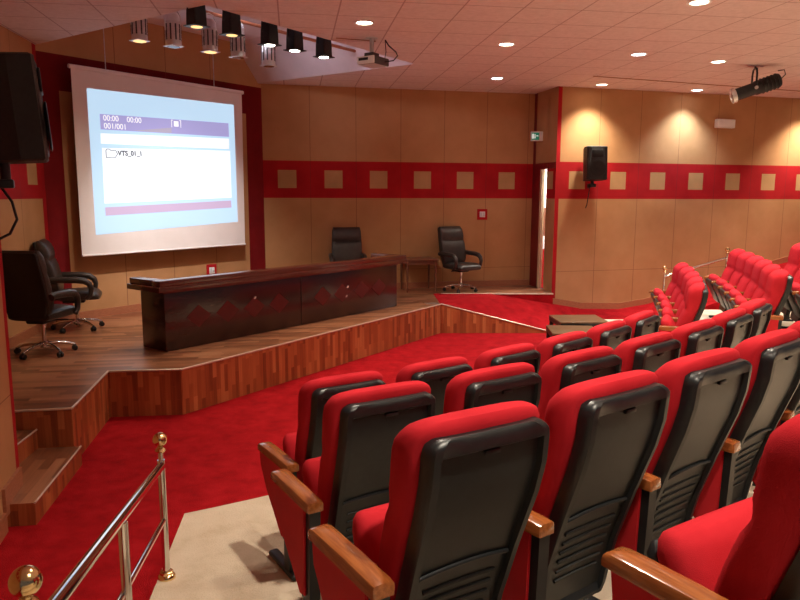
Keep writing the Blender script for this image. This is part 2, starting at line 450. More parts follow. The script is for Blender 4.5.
m = mb('black'); along(V((3.03, 11.43, 0)), V((4.12, 1.52, 0)).normalized(), 0, 6, ZC-.006, ZC+.01, -.02, .02, V((0, 1, 0)), m)
along(V((-.78, 8.77, 0)), V((.47, .16, 0)).normalized(), 0, .5, ZC-.006, ZC+.01, -.012, .012, V((0, 1, 0)), m)
m.mats[0] = 'seam'; struct(m.build('trim_3'))

# seating tiers: rings round one centre
CX, CY = -5.19, 11.39
TZ = [.18, .35, .52, .70, .88]; TR = [8.13, 9.56, 10.42, 11.22, 12.0]
def polar(r, a): return (CX + r*sin(rad(a)), CY + r*cos(rad(a)))
for i in range(5):
    r0 = TR[i]; r1 = 15.5
    a0 = 150.0
    while polar(r0, a0)[0] > -1.37 + .122*(4.21-polar(r0, a0)[1]): a0 += .02
    arc = [a0 - (a0-90.5)*k/40 for k in range(41)]
    endp = (-.50, -2.9)
    poly = [polar(r0, a) for a in arc] + [polar(r1, a) for a in reversed(arc)][:-1] + [endp]
    m = mb('beige_carpet'); m.prism(poly, 0 if i == 0 else TZ[i-1]-.01, TZ[i]); struct(m.build('floor_tier'))

# ------------------------------------------------------------------ auditorium chairs
PITCH = .600
back_y = [(.16, -.045), (.30, -.072), (.40, -.095), (.60, -.160), (.80, -.232), (.90, -.258), (1.03, -.272)]
shell_w = [(.16, .37), (.20, .395), (.60, .415), (.80, .428), (.90, .43), (.985, .428), (1.005, .420), (1.02, .395), (1.028, .37), (1.032, .34)]
def chair_shell(par):
    m = mb('plastic'); rings = []
    zs = [.16, .175, .20, .30, .40, .47, .54, .60, .67, .74, .80, .86, .90, .94, .974, .984, 1.005, 1.018, 1.027, 1.031]
    for z in zs:
        w = lerp(shell_w, z)/2; yb = lerp(back_y, z); rec = 0 if z > .98 or z < .19 else .018
        top = max(0, (z-1.0)/.031); d = .052; yb += .016*top**2
        xr = w-.010; xi = max(w-.036, .02)
        rings.append([(-w, yb+d, z), (-w, yb+.014, z), (-xr, yb, z), (-xi-.004, yb-.002, z), (-xi, yb+rec, z), (-xi*.5, yb+rec, z), (xi*.5, yb+rec, z), (xi, yb+rec, z), (xi+.004, yb-.002, z), (xr, yb, z), (w, yb+.014, z), (w, yb+d, z)])
    m.loft(rings)
    o = m.build('back_shell', par)
    # moulded pocket line, lower ribs and top notch
    m = mb('plastic'); 
    def onb(x, z, off=.0): return V((x, lerp(back_y, z)+.016-off, z))
    m.tube([onb(x, .575-.9*x*x*.5+.012, .004) for x in [-.165, -.1, -.05, 0, .05, .1, .165]], .007, 8)
    m.build('pocket_lip', o)
    m = mb('plastic_inner')
    for k in range(6):
        z = .515-.042*k; hw = .135-.004*k
        m.tube([onb(x, z-.25*x*x, .001) for x in (-hw, -hw/2, 0, hw/2, hw)], .006, 6)
    m.build('rib_panel', o); 
    m = mb('plastic'); m.box(onb(0, .968, .004), (.055, .014, .014), .003); m.build('top_notch', o)
    return o
def chair_cushion(par):
    m = mb('red_fabric'); rings = []
    W = [(.36, .36), (.42, .42), (.60, .455), (.80, .475), (.95, .485), (1.0, .48), (1.03, .462), (1.05, .43), (1.063, .38), (1.07, .31)]
    T = [(.36, .11), (.50, .135), (.65, .152), (.75, .152), (.79, .136), (.81, .136), (.85, .158), (.92, .165), (1.0, .16), (1.04, .135), (1.062, .09), (1.07, .05)]
    for z in [.36, .39, .43, .5, .58, +0.66, .72, .755, .78, .80, .82, .85, .88, .92, .97, 1.0, 1.025, 1.044, 1.056, 1.065, 1.07]:
        w, t = lerp(W, z), lerp(T, z); tm = lerp([(0, 0), (1.0, 0), (1.07, .02)], z)
        yc = lerp(back_y, min(z, 1.03)) + .040 + .16/2 - tm + (t-.16)*.25
        rings.append(ssq(w, t, 0, yc, z, 28, 4.0 if z < 1 else 3.4))
    m.loft(rings); o = m.build('backrest', par)
    m = mb('red_panel')
    pts = []
    for x in (-.2, -.12, 0, .12, .2): pts.append((x, lerp(back_y, .86)+.04+.155-.004*abs(x)*10, .86))
    m.tube(pts, .004, 6); m.build('headrest_seam', o)
    return o
def chair_seat(par):
    R = Matrix.Translation((0, .040, .305)) @ Matrix.Rotation(rad(66), 4, 'X')
    m = mb('red_fabric'); rings = []
    for y, w, t in [(0, .40, .05), (.01, .43, .09), (.05, .455, .125), (.15, .465, .14), (.26, .465, .145), (.33, .46, .13), (.365, .445, .10), (.382, .42, .06), (.386, .39, .03)]:
        rings.append([R @ V((x, y, z+.05)) for x, z, _ in ssq(w, t, 0, 0, 0, 24, 3.4)])
    m.loft(rings); o = m.build('seat', par)
    m = mb('plastic'); rings = []
    for y, w, t in [(.0, .34, .02), (.02, .38, .05), (.2, .41, .055), (.33, .40, .05), (.355, .36, .02)]:
        rings.append([R @ V((x, y, z-.028)) for x, z, _ in ssq(w, t, 0, 0, 0, 20, 4)])
    m.loft(rings); m.build('seat_shell', o)
    return o
def chair_arm(par, x, ends):
    """one stand: wooden cap, upholstered side, black core, post and foot"""
    f = lambda a, b, z: (x+z, a, b)
    core = [(.196, .600), (-.182, .600), (-.168, .20), (-.09, .19), (.10, .40), (.186, .52)]
    m = mb('black'); m.prism(core, -.024, .024, f)
    m.box((x, -.13, .105), (.042, .07, .21)); m.build('arm_stand', par)
    pad = [(.200, .598), (-.150, .598), (-.140, .215), (-.09, .205), (.105, .40), (.190, .52)]
    for s in (-1, 1):
        m = mb('red_panel'); a, b = (.024, .035) if s > 0 else (-.035, -.024)
        m.prism(pad, a, b, f)
        bmesh.ops.bevel(m.bm, geom=list(m.bm.edges), offset=.004, segments=2, affect='EDGES')
        m.build('side_panel', par)
    m = mb('arm_wood'); rings = []
    for y, dz, w in [(-.192, -.010, .060), (-.188, -.002, .068), (-.17, 0, .072), (0, .002, .073), (.15, 0, .074), (.196, -.002, .074), (.216, -.006, .074), (.225, -.012, .072), (.229, -.020, .068)]:
        top = .636+dz; bot = .594
        rings.append([(x-w/2, y, bot), (x-w/2, y, top-.010), (x-w/2+.004, y, top-.003), (x-w/2+.012, y, top), (x+w/2-.012, y, top), (x+w/2-.004, y, top-.003), (x+w/2, y, top-.010), (x+w/2, y, bot)])
    m.loft(rings); m.build('armrest', par)
    m = mb('black'); m.box((x, -.05, .016), (.06, .34, .032), .014, 3); m.build('foot', par)
def make_chair(last=False):
    t = thing('auditorium_chair', '', 'chair', group='red auditorium chairs in curved rows')
    chair_shell(t); chair_cushion(t); chair_seat(t); chair_arm(t, -.312, True)
    if last: chair_arm(t, .312, True)
    return t
protos = {False: make_chair(False), True: make_chair(True)}; used = {False: False, True: False}
def put_chair(x, y, z, facing, label, last):
    p = protos[last]
    if not used[last]:
        used[last] = True; p.location = (x, y, z); p.rotation_euler = (0, 0, face_to(facing)); p['label'] = label; return p
    return dup(p, (x, y, z), face_to(facing), label)
ordw = ['first', 'second', 'third', 'fourth', 'fifth', 'sixth', 'seventh', 'eighth']
def row(r, a0, n, z, fmt, final=True):
    st = math.degrees(PITCH/r)
    for i in range(n):
        x, y = polar(r, a0-st*i)
        put_chair(x, y, z, a0-st*i+180, fmt % ordw[i], final and i == n-1)
row(9.0, 147.75, 6, TZ[0], 'red chair seen from behind, %s from the brass-ball railing in the row nearest the stage')
row(9.82, 149.2, 7, TZ[1], 'red black-backed chair, %s from the brass-ball railing in the middle row')
r3 = [(.094, 2.075, 58), (.585, 2.44, 54), (1.05, 2.80, 52), (1.52, 3.20, 49), (1.97, 3.63, 46), (2.40, 4.07, 43)]
for i, (x, y, a) in enumerate(r3):
    put_chair(x+.03, y+.005, TZ[2]+.005, a-90, 'big black-backed red chair, %s from the railing in the closest row' % ordw[i], i == 5)
row(11.53, 148.03, 3, TZ[3], 'red chair with folded seat in side view, %s of the row behind the others')
def line_row(x, y, a, da, n, z, fmt):
    """a straighter row: starts at the aisle, runs along compass azimuth a"""
    for i in range(n):
        put_chair(x, y, z, a-90, fmt % ordw[i], i == n-1)
        x += .6*sin(rad(a+da/2)); y += .6*cos(rad(a+da/2)); a += da
line_row(3.08, 7.60, 22, -2.0, 5, TZ[0], 'red chair across the aisle, front visible, %s from the aisle in the lowest row')
line_row(3.85, 7.40, 22, -1.6, 6, TZ[1], 'red chair across the aisle, front visible, %s from the aisle in the middle row')
line_row(4.47, 7.35, 20, -1.5, 4, TZ[2], 'red chair across the aisle, front visible, %s from the aisle in the topmost row')

# ------------------------------------------------------------------ railings
def railing(posts, labels, name='handrail'):
    """posts: list of (base, ball z); slanted rails between first and last"""
    t = thing('handrail', labels, 'railing', posts[0][0])
    o = V(posts[0][0])
    P = [(V(b)-o, zb-o.z) for b, zb in posts]
    def top(i): return V((P[i][0].x, P[i][0].y, P[i][1]))
    for i, (b, zb) in enumerate(P):
        end = i in (0, len(P)-1)
        m = mb('chrome'); h = zb if not end else zb
        m.tube([b, V((b.x, b.y, (zb-.11) if end else zb-.15))], .019, 14)
        if end: m.tube([V((b.x, b.y, zb-.115)), V((b.x, b.y, zb-.04))], .013, 12)
        po = m.build('post', t)
        m = mb('brass'); m.lathe([(.0, 0), (.046, 0), (.046, .012), (.040, .02), (.034, .024), (.034, .036), (.026, .042), (.0, .046)], 24, Matrix.Translation(b)); m.build('base_flange', po)
        if end:
            m = mb('brass'); c = Matrix.Translation((b.x, b.y, zb))
            m.lathe([(.0, -.066), (.022, -.066), (.028, -.058), (.022, -.048), (.013, -.042), (.013, -.036)] + [(.037*sin(pi*k/12), -.037*cos(pi*k/12)) for k in range(1, 12)] + [(0, .037)], 24, c)
            m.build('ball_finial', po)
    a, b = top(0), top(-1)
    m = mb('chrome'); m.tube([a-V((0, 0, .142)), b-V((0, 0, .142))], .022, 16); m.build('top_rail', t)
    m = mb('chrome'); m.tube([a-V((0, 0, .44)), b-V((0, 0, .44))], .013, 12); m.build('lower_rail', t)
    return t
railing([((-1.235, 3.46, TZ[0]), .945), ((-1.05, 2.50, TZ[1]), 1.115), ((-.885, 1.54, TZ[2]), 1.29)], 'chrome railing with brass ball ends beside the beige steps')
railing([((4.50, 11.85, .10), .97), ((5.62, 12.02, .38), 1.28)], 'far chrome railing along the tan wall behind the seats')

# ------------------------------------------------------------------ desk
DA, DB = V((-2.57, 7.54, ZS)), V((-.05, 10.81, ZS)); dd = (DB-DA).normalized()
DL = (DB-DA).length
desk = thing('panel_desk', 'long dark mahogany panel desk with red diamond inlays on stage', 'desk', DA, math.atan2(dd.y, dd.x))
# local: x along the desk, y away from the audience
m = mb('desk'); m.box((DL/2, .225, .34), (DL, .45, .68), .006); m.build('front_panel', desk)
m = mb('desk_top')
m.box((DL/2, .20, .705), (DL+.26, .62, .06), .008); m.build('table_top', desk)
m = mb('desk_top')
m.box((DL/2, -.02, .765), (DL+.22, .16, .07), .010)
m.box((-.03, .28, .765), (.14, .44, .07), .010); m.box((DL+.03, .28, .765), (.14, .44, .07), .010)
m.build('raised_rim', desk)
m = mb('desk_top'); m.box((DL/2, -.004, .662), (DL+.02, .02, .03), .006); m.build('cornice', desk)
m = mb('black'); m.box((DL/2, -.002, .34), (.006, .006, .66)); m.build('panel_joint', desk)
for u in (.44, .85, 1.26, 1.67, 2.47, 2.87, 3.29, 3.69):
    m = mb('diamond'); m.prism([(u-.17, .345), (u, .475), (u+.17, .345), (u, .215)], -.006, .004, lambda x, y, z: (x, z, y))
    m.build('diamond_inlay', desk)
for u, h in ((1.27, .46), (2.98, .42), (2.95, .29)):
    m = mb('white'); m.prism([(u-.02, h-.01), (u+.005, h+.018), (u+.024, h+.012), (u+.008, h-.016)], -.008, -.004, lambda x, y, z: (x, z, y)); m.build('chip_mark', desk)

# ------------------------------------------------------------------ office chairs
def office_chair():
    t = thing('office_chair', '', 'office chair', group='black leather swivel chairs on the stage')
    # star base
    m = mb('chrome'); m.lathe([(0, .07), (.045, .07), (.05, .10), (.035, .13), (.028, .14), (0, .14)], 16)
    for k in range(5):
        a = 2*pi*k/5+.75; d = V((cos(a), sin(a), 0))
        m.tube([d*.03+V((0, 0, .115)), d*.12+V((0, 0, .112)), d*.22+V((0, 0, .095)), d*.30+V((0, 0, .068))], [.022, .019, .016, .013], 10)
    base = m.build('star_base', t)
    for k in range(5):
        a = 2*pi*k/5+.75; d = V((cos(a), sin(a), 0)); p = V((-d.y, d.x, 0))
        m = mb('black')
        for s in (-1, 1):
            R = Matrix.Translation(d*.30 + p*s*.016 + V((0, 0, .029))) @ Matrix(((p.x, d.x, 0, 0), (p.y, d.y, 0, 0), (0, 0, 1, 0), (0, 0, 0, 1))) @ Matrix.Rotation(pi/2, 4, 'Y')
            m.lathe([(0, -.011), (.024, -.011), (.029, -.007), (.029, .007), (.024, .011), (0, .011)], 14, R)
        m.box(d*.30+V((0, 0, .055)), (.03, .03, .03), .008); m.build('caster', base)
    m = mb('chrome'); m.lathe([(0, .13), (.022, .13), (.022, .30), (.030, .30), (.030, .36), (0, .36)], 16); m.build('gas_column', t)
    m = mb('black'); m.box((0, -.02, .375), (.20, .26, .05), .015); m.tube([(.1, .02, .375), (.26, .05, .372)], .008, 8); m.build('tilt_mechanism', t)
    m = mb('leather'); rings = []
    for y, w, h, z in [(-.25, .40, .05, .445), (-.24, .46, .09, .445), (-.15, .50, .12, .45), (.05, .52, .13, .455), (.18, .52, .13, .455), (.25, .50, .11, .445), (.285, .46, .07, .43), (.292, .40, .03, .425)]:
        rings.append([(x, y, z+q) for x, q, _ in ssq(w, h, 0, 0, 0, 24, 3.6)])
    m.loft(rings); m.build('seat', t)
    # reclined padded back in two cushions
    def bp(z): return lerp([(.45, -.215), (.60, -.235), (.85, -.285), (1.15, -.36)], z)
    m = mb('leather'); rings = []
    W = [(.46, .42), (.5, .49), (.62, .53), (.80, .53), (1.0, .51), (1.10, .50), (1.14, .47)]
    pr = [(.46, .04), (.48, .08), (.54, .115), (.62, .13), (.70, .12), (.76, .125), (.83, .12), (.885, .10), (.905, .085), (.925, .10), (.97, .13), (1.04, .135), (1.09, .12), (1.125, .09), (1.145, .05), (1.15, .03)]
    for z, th in pr: rings.append(ssq(lerp(W, z), th, 0, bp(z)+th*.12, z, 30, 6))
    m.loft(rings); bk = m.build('backrest', t)
    m = mb('leather')
    for z in (.72, .90): m.tube([(x, bp(z)+.068, z) for x in (-.2, -.1, 0, .1, .2)], .005, 6)
    m.build('stitched_seam', bk)
    m = mb('black'); rings = []
    for z in (.44, .47, .6, .8, 1.0, 1.1, 1.13): rings.append(ssq(lerp(W, z)-.02, .05, 0, bp(z)-.045, z, 20, 5))
    m.loft(rings); m.build('back_cover', bk)
    for s in (-1, 1):
        m = mb('leather'); rings = []
        path = [(-.27, .66, .060), (-.22, .675, .062), (-.10, .672, .066), (.05, .665, .068), (.14, .65, .066), (.195, .61, .060), (.215, .55, .052), (.20, .47, .046), (.15, .425, .040)]
        x0 = s*.285; P = [V((x0, y, z)) for y, z, _ in path]
        for i, p in enumerate(P):
            d = (P[min(i+1, len(P)-1)]-P[max(i-1, 0)]).normalized(); up = d.cross(V((1, 0, 0))).normalized(); w = path[i][2]
            rings.append([p + V((1, 0, 0))*a*w*.62 + up*b*w*.62 for a, b in [(cos(2*pi*k/12), sin(2*pi*k/12)) for k in range(12)]])
        m.loft(rings); m.build('armrest', t)
    return t
oc = office_chair()
def put_office(x, y, facing, label, first=[True]):
    if first[0]:
        first[0] = False; oc.location = (x, y, ZS); oc.rotation_euler = (0, 0, face_to(facing)); oc['label'] = label; return oc
    return dup(oc, (x, y, ZS), face_to(facing), label)
put_office(-3.86, 7.45, 6, 'black leather swivel chair turned away, closest to the stage steps')
put_office(-4.14, 8.85, 72, 'dark leather swivel chair beside the projection screen, behind another chair')
put_office(-.90, 12.02, 172, 'dark leather swivel chair standing directly behind the long desk')
put_office(1.10, 12.58, 146, 'dark leather swivel chair beside the small side table by the back wall')

# ------------------------------------------------------------------ side table, low tables
st = thing('side_table', 'small square walnut side table beside the swivel chair', 'side table', (.33, 12.62, ZS), math.radians(13))
m = mb('walnut'); m.box((0, 0, .575), (.62, .56, .03), .008); m.build('table_top', st)
m = mb('walnut')
for s in (-1, 1):
    m.box((s*.255, 0, .525), (.02, .44, .07)); m.box((0, s*.225, .525), (.50, .02, .07))
m.build('apron', st)
for sx in (-1, 1):
    for sy in (-1, 1):
        m = mb('walnut'); m.lathe([(.0, 0), (.013, 0), (.016, .1), (.022, .40), (.026, .45), (.018, .47), (.028, .49), (.028, .56), (0, .56)], 12, Matrix.Translation((sx*.26, sy*.23, 0))); m.build('leg', st)
def low_table(x, y, a, w, d, z0, label):
    t = thing('low_table', label, 'table', (x, y, z0), a, 'low brown tables at the foot of the ramp')
    H_ = .42-z0
    m = mb('table_brown'); m.box((0, 0, H_-.012), (w, d, .024), .004); m.build('table_top', t)
    m = mb('black')
    for s in (-1, 1):
        m.box((0, s*(d/2-.012), H_-.05), (w, .026, .062)); m.box((s*(w/2-.012), 0, H_-.05), (.026, d-.05, .062))
    m.build('edge_frame', t)
    for sx in (-1, 1):
        for sy in (-1, 1):
            m = mb('black'); m.box((sx*(w/2-.03), sy*(d/2-.03), (H_-.08)/2), (.05, .05, H_-.08), .004); m.build('leg', t)
low_table(2.60, 10.04, rad(3), .70, .62, 0, 'low brown table with black edges, farther one beside the red ramp')
low_table(2.31, 9.19, rad(-4), .62, .60, 0, 'low brown table with black edges, nearer one behind the front chairs')

# ------------------------------------------------------------------ projection screen
off = .25
def sp(s, z, o=0): return SL + sd*s + sn*(off+o) + V((0, 0, z))
scr = thing('projection_screen', 'large white pull-down projection screen showing a blue menu', 'screen', sp(1.74, 1.37))
org = V(scr.location)
def quad(pts, m, o, name, par, th=.0015):
    b = mb(m); A = [sp(s, z, o)-org for s, z in pts]; B = [sp(s, z, o-th)-org for s, z in pts]
    n = len(A)
    b.face(A); b.face(B[::-1])
    for i in range(n): b.face([A[i], A[(i+1) % n], B[(i+1) % n], B[i]])
    return b.build(name, par)
quad([(.30, 1.37), (3.155, 1.37), (3.175, 3.80), (.31, 3.80)], 'cloth', 0, 'screen_cloth', scr, .004)
m = mb('cloth'); m.tube([sp(.28, 3.81)-org, sp(3.20, 3.81)-org], .028, 12); m.build('roller_case', scr)
m = mb('cloth'); m.tube([sp(.30, 1.37)-org, sp(3.16, 1.37)-org], .014, 10); m.build('bottom_bar', scr)
for s in (.80, 2.62):
    m = mb('steel'); m.tube([sp(s, 3.83)-org, sp(s, 4.62)-org], .006, 6); m.build('hanging_wire', scr)
pic = quad([(.515, 1.64), (3.01, 1.745), (3.00, 3.60), (.51, 3.56)], 'scr_blue', .003, 'projected_picture', scr)
def sub(pts, m, name, o=.006): return quad(pts, m, o, name, pic)
sub([(.672, 3.045), (2.881, 3.093), (2.876, 3.303), (.672, 3.247)], 'scr_purple', 'title_bar')
sub([(.665, 2.858), (2.873, 2.903), (2.878, 3.064), (.668, 2.993)], 'scr_white', 'address_bar')
sub([(.666, 2.060), (2.893, 2.136), (2.893, 2.875), (.676, 2.801)], 'scr_white', 'list_box')
sub([(.673, 1.895), (2.886, 1.977), (2.878, 2.089), (.671, 2.007)], 'scr_pink', 'bottom_strip')
sub([(1.15, 3.062), (1.796, 3.074), (1.798, 3.152)], 'scr_wedge', 'volume_wedge', .008)
sub([(1.845, 3.175), (1.925, 3.177), (1.925, 3.252), (1.845, 3.25)], 'scr_text', 'stop_icon', .008)
b = mb('scr_text')
for (s0, z0, s1, z1) in ((1.80, 3.16, 1.81, 3.265), (1.96, 3.165, 1.97, 3.27), (1.80, 3.258, 1.83, 3.266), (1.94, 3.262, 1.97, 3.27)):
    b.face([sp(s0, z0, .008)-org, sp(s1, z0, .008)-org, sp(s1, z1, .008)-org, sp(s0, z1, .008)-org])
b.build('icon_bracket', pic)
# folder icon outline
b = mb('scr_grey')
fo = [(.73, 2.675), (.86, 2.679), (.90, 2.73), (.88, 2.775), (.80, 2.775), (.785, 2.79), (.745, 2.79), (.73, 2.775)]
for i in range(len(fo)):
    p, q = fo[i], fo[(i+1) % len(fo)]; b.tube([sp(*p, .008)-org, sp(*q, .008)-org], .005, 5)
b.build('folder_icon', pic)
def text(body, s, z, size, m, name, par, base, d, n, rise=.022, depth=.001, bold=0.0):
    cu = bpy.data.curves.new(name, 'FONT'); cu.body = body; cu.size = size; cu.extrude = depth; cu.offset = bold
    tmp = bpy.data.objects.new(name, cu); COL.objects.link(tmp)
    dg = bpy.context.evaluated_depsgraph_get(); dg.update()
    me = bpy.data.meshes.new_from_object(tmp.evaluated_get(dg))
    bpy.data.objects.remove(tmp)
    me.materials.clear(); me.materials.append(M[m])
    o = bpy.data.objects.new(name, me); COL.objects.link(o); o.parent = par
    x = (d + V((0, 0, rise))).normalized(); y = n.cross(x).normalized()
    mt = Matrix((x, y, n)).transposed().to_4x4(); mt.translation = base
    o.matrix_local = mt
    return o
text('00:00', .715, 3.165, .105, 'scr_text', 'clock_text', pic, sp(.715, 3.165, .009)-org, sd, sn)
text('00:00', 1.07, 3.172, .105, 'scr_text', 'clock_text', pic, sp(1.07, 3.172, .009)-org, sd, sn)
text('001/001', .72, 3.06, .105, 'scr_text', 'counter_text', pic, sp(.72, 3.062, .009)-org, sd, sn)
text('VTS_01_1', .87, 2.70, .092, 'scr_ink', 'file_text', pic, sp(.905, 2.712, .012)-org, sd, sn, .034, .001, .003)

# ------------------------------------------------------------------ wall fittings
def redplate(base, d, n, label):
    t = thing('socket_plate', label, 'wall socket', base)
    f = math.atan2(d.y, d.x); t.rotation_euler = (0, 0, f)
    m = mb('red_panel'); m.box((0, -.006, 0), (.20, .012, .20), .004); m.build('backing_board', t)
    m = mb('white'); m.box((0, -.016, 0), (.105, .012, .105), .004); p = m.build('switch_plate', t)
    m = mb('grey_plastic')
    for s in (-1, 1): m.box((s*.024, -.024, 0), (.036, .006, .07), .002)
    m.build('rocker', p)
redplate(BL + nb*((BR-BL).length-.99) + V((0, 0, 1.83)), nb, nbn, 'white switch on a red square on the tan back wall')
redplate(SL + sd*2.64 + V((0, 0, .96)), sd, sn, 'white socket on a red square under the projection screen')
def speaker(loc, rz, label, tilt=0):
    """front faces local -y"""
    t = thing('wall_speaker', label, 'loudspeaker', loc, rz)
    T = Matrix.Rotation(tilt, 4, 'X')
    m = mb('black_cab'); prof = [(-.185, -.17), (-.15, -.185), (.15, -.185), (.185, -.17), (.185, -.05), (.12, .15), (.10, .17), (-.10, .17), (-.12, .15), (-.185, -.05)]
    rings = []
    for z, k in [(-.285, .93), (-.275, 1), (.275, 1), (.285, .93)]: rings.append([T @ V((x*k, y*k, z)) for x, y in prof])
    m.loft(rings, smooth=False); cab = m.build('cabinet', t)
    m = mb('grille'); rings = []
    for z, k, y in [(-.26, .9, -.19), (-.25, 1, -.192), (-.10, 1, -.205), (.25, 1, -.192), (.26, .9, -.19)]:
        rings.append([T @ V((x*k, y + .02*(abs(x)/.17)**2, z)) for x in (-.168, -.12, -.06, 0, .06, .12, .168)])
    m.loft(rings, cap=False, closed=False); m.build('front_grille', t)
    m = mb('black')
    R = T @ Matrix.Translation((0, -.205, -.09)) @ Matrix.Rotation(pi/2, 4, 'X')
    m.lathe([(.135, -.005), (.14, .006), (.125, .010), (.10, .004), (.05, -.002), (.03, .006), (0, .010)], 28, R); m.build('woofer', t)
    m = mb('black'); m.box(T @ V((0, -.198, .155)), (.2, .015, .13), .006, rot=T); m.build('tweeter_horn', t)
    return t
# right wall speaker
sr = RC + RD*.55 + rn*.30 + V((0, 0, 2.73)); frz = math.atan2(RD.y, RD.x)
t = speaker(sr, frz - rad(8), 'black loudspeaker on a bracket on the tan wall beside the doorway', rad(-4))
m = mb('black'); m.tube([(.0, 0, -.28), (0, 0, -.36)], .03, 10); m.box((.0, .02, -.37), (.12, .12, .06), .01); m.tube([(0, .03, -.37), (.06, .30, -.40)], .022, 8); m.build('wall_bracket', t)
m = mb('black'); m.tube([(-.03, .02, -.38), (-.04, .05, -.55), (-.03, .12, -.70), (-.01, .22, -.76)], .008, 6); m.build('cable', t)
# near left speaker: faces the seats
t = speaker(V((-2.20, 4.0, 2.65)), rad(116), 'big black loudspeaker hanging near the camera above the stage steps', rad(-4))
m = mb('black'); m.tube([(0, .02, -.27), (0, .02, -.42)], .028, 10); m.box((0, .03, -.40), (.10, .10, .05), .01); m.tube([(0, .03, -.40), (0, .45, -.42)], .022, 8); m.build('wall_bracket', t)
m = mb('black'); m.tube([(.05, .06, -.40), (.03, .0, -.50), (.0, -.02, -.60), (-.02, .02, -.68), (-.02, .10, -.72), (0, .18, -.70), (0, .3, -.62), (0, .42, -.5)], .008, 8); m.build('cable', t)
# emergency light on the right wall
e0 = RC + RD*3.44 + V((0, 0, 3.52))
el = thing('emergency_light', 'white emergency light box high on the tan wall', 'light', e0, frz)
m = mb('white'); m.box((0, -.045, 0), (.40, .09, .16), .012); m.build('housing', el)
m = mb('white'); m.box((0, -.094, -.005), (.34, .012, .10), .004); m.build('diffuser', el)
# exit sign on the return wall
x0 = RC + RTd*.62 + V((0, 0, 3.25)); sgn = V((-RTd.y, RTd.x, 0))
ex = thing('exit_sign', 'green and white exit sign above the doorway', 'sign', x0)
xo = x0 + sgn*.0
m = mb('white'); xr = math.atan2(-.35, 1)
m.box((-.10, -.03, 0), (.22, .07, .17), .008); m.build('housing', ex)
m = mb('exit_green'); m.box((-.13, -.067, 0), (.14, .006, .13)); g = m.build('green_panel', ex)
m = mb('exit_white')
fy = -.072
def ebox(cx, cz, w, h): m.box((cx, fy, cz), (w, .003, h))
ebox(-.175, 0, .028, .085); ebox(-.14, .028, .015, .016); ebox(-.14, .004, .013, .034); ebox(-.147, -.024, .009, .028); ebox(-.131, -.024, .009, .028)
ebox(-.105, .006, .032, .010); ebox(-.085, .006, .010, .024)
m.build('running_figure', g)
# floor plate at the stage edge
fp = mb('steel'); fp.box((0, 0, 0), (.20, .11, .012), .003); o = fp.build('floor_plate'); o.location = (.50, 11.05, ZS+.008); o.rotation_euler = (0, 0, .2)
tag(o, 'small metal floor plate at the stage edge by the red ramp', 'floor plate')

# ------------------------------------------------------------------ ceiling fittings
def downlight(x, y, label, kind, group, power=None):
    t = thing('recessed_downlight', label, 'downlight', (x, y, ZC), 0, group)
    m = mb('white'); m.lathe([(.085, .004), (.085, -.006), (.10, -.012), (.118, -.006), (.118, .004)], 28); m.build('trim_ring', t)
    m = mb('glow_'+kind); m.lathe([(0, -.004), (.084, -.004), (.084, .003), (0, .003)], 24); m.build('lamp', t)
DLs = [(-.40, 8.0, 'warm', 'glowing recessed downlight just above the projector'),
       (1.31, 9.08, 'warm', 'glowing recessed downlight, middle of the ceiling between stage and far seats'),
       (1.55, 11.65, 'cool', 'bluish recessed downlight near the top of the back wall'),
       (3.41, 12.28, 'warm', 'recessed downlight close to the wall above the wall speaker'),
       (3.16, 9.68, 'cool', 'bluish recessed downlight amid the pink ceiling, second nearest the tan wall speaker'),
       (5.27, 12.87, 'cool', 'recessed downlight above the white emergency light box'),
       (4.44, 10.18, 'warm', 'recessed downlight beside the black ceiling spotlight'),
       (2.89, 7.14, 'warm', 'large bright downlight at the top edge of the picture')]
for x, y, k, l in DLs: downlight(x, y, l, k, 'recessed ceiling downlights')
def lamp(name, kind, loc, energy, col=(1, .9, .75), size=.1, aim=None, spot=60, blend=.5):
    d = bpy.data.lights.new(name, kind); d.energy = energy; d.color = col
    if kind == 'AREA': d.shape = 'DISK'; d.size = size
    if kind == 'SPOT': d.spot_size = rad(spot); d.spot_blend = blend; d.shadow_soft_size = size
    o = bpy.data.objects.new(name, d); COL.objects.link(o); o.location = loc
    if aim is not None:
        o.rotation_euler = (V(aim)-V(loc)).to_track_quat('-Z', 'Y').to_euler()
    return o
WARM, COOL = (1, .88, .71), (.74, .90, 1)
DLP = [70, 105, 22, 270, 340, 190, 350, 340]
hidden = [(5.0, 7.6), (6.2, 9.2), (1.2, 6.1), (.2, 3.6), (2.4, 4.4), (4.2, 5.2), (1.0, 1.2), (3.4, 1.8), (5.4, 2.8), (7.2, 11.4), (7.95, 13.5)]  # unseen downlights, added to bring the room up to brightness
for i, (x, y) in enumerate([(a, b) for a, b, *_ in DLs] + hidden):
    c = WARM if i >= 8 or DLs[i][2] == 'warm' else COOL
    e = DLP[i] if i < 8 else 370 if x > 4.5 else 330
    lamp('downlight_lamp', 'SPOT', (x, y, ZC-.03), e, c, .07, (x, y, 0), 108, .85)
for x, y in hidden: downlight(x, y, 'unseen added downlight over the rows of seats outside the picture', 'warm', 'added downlights over the seats')

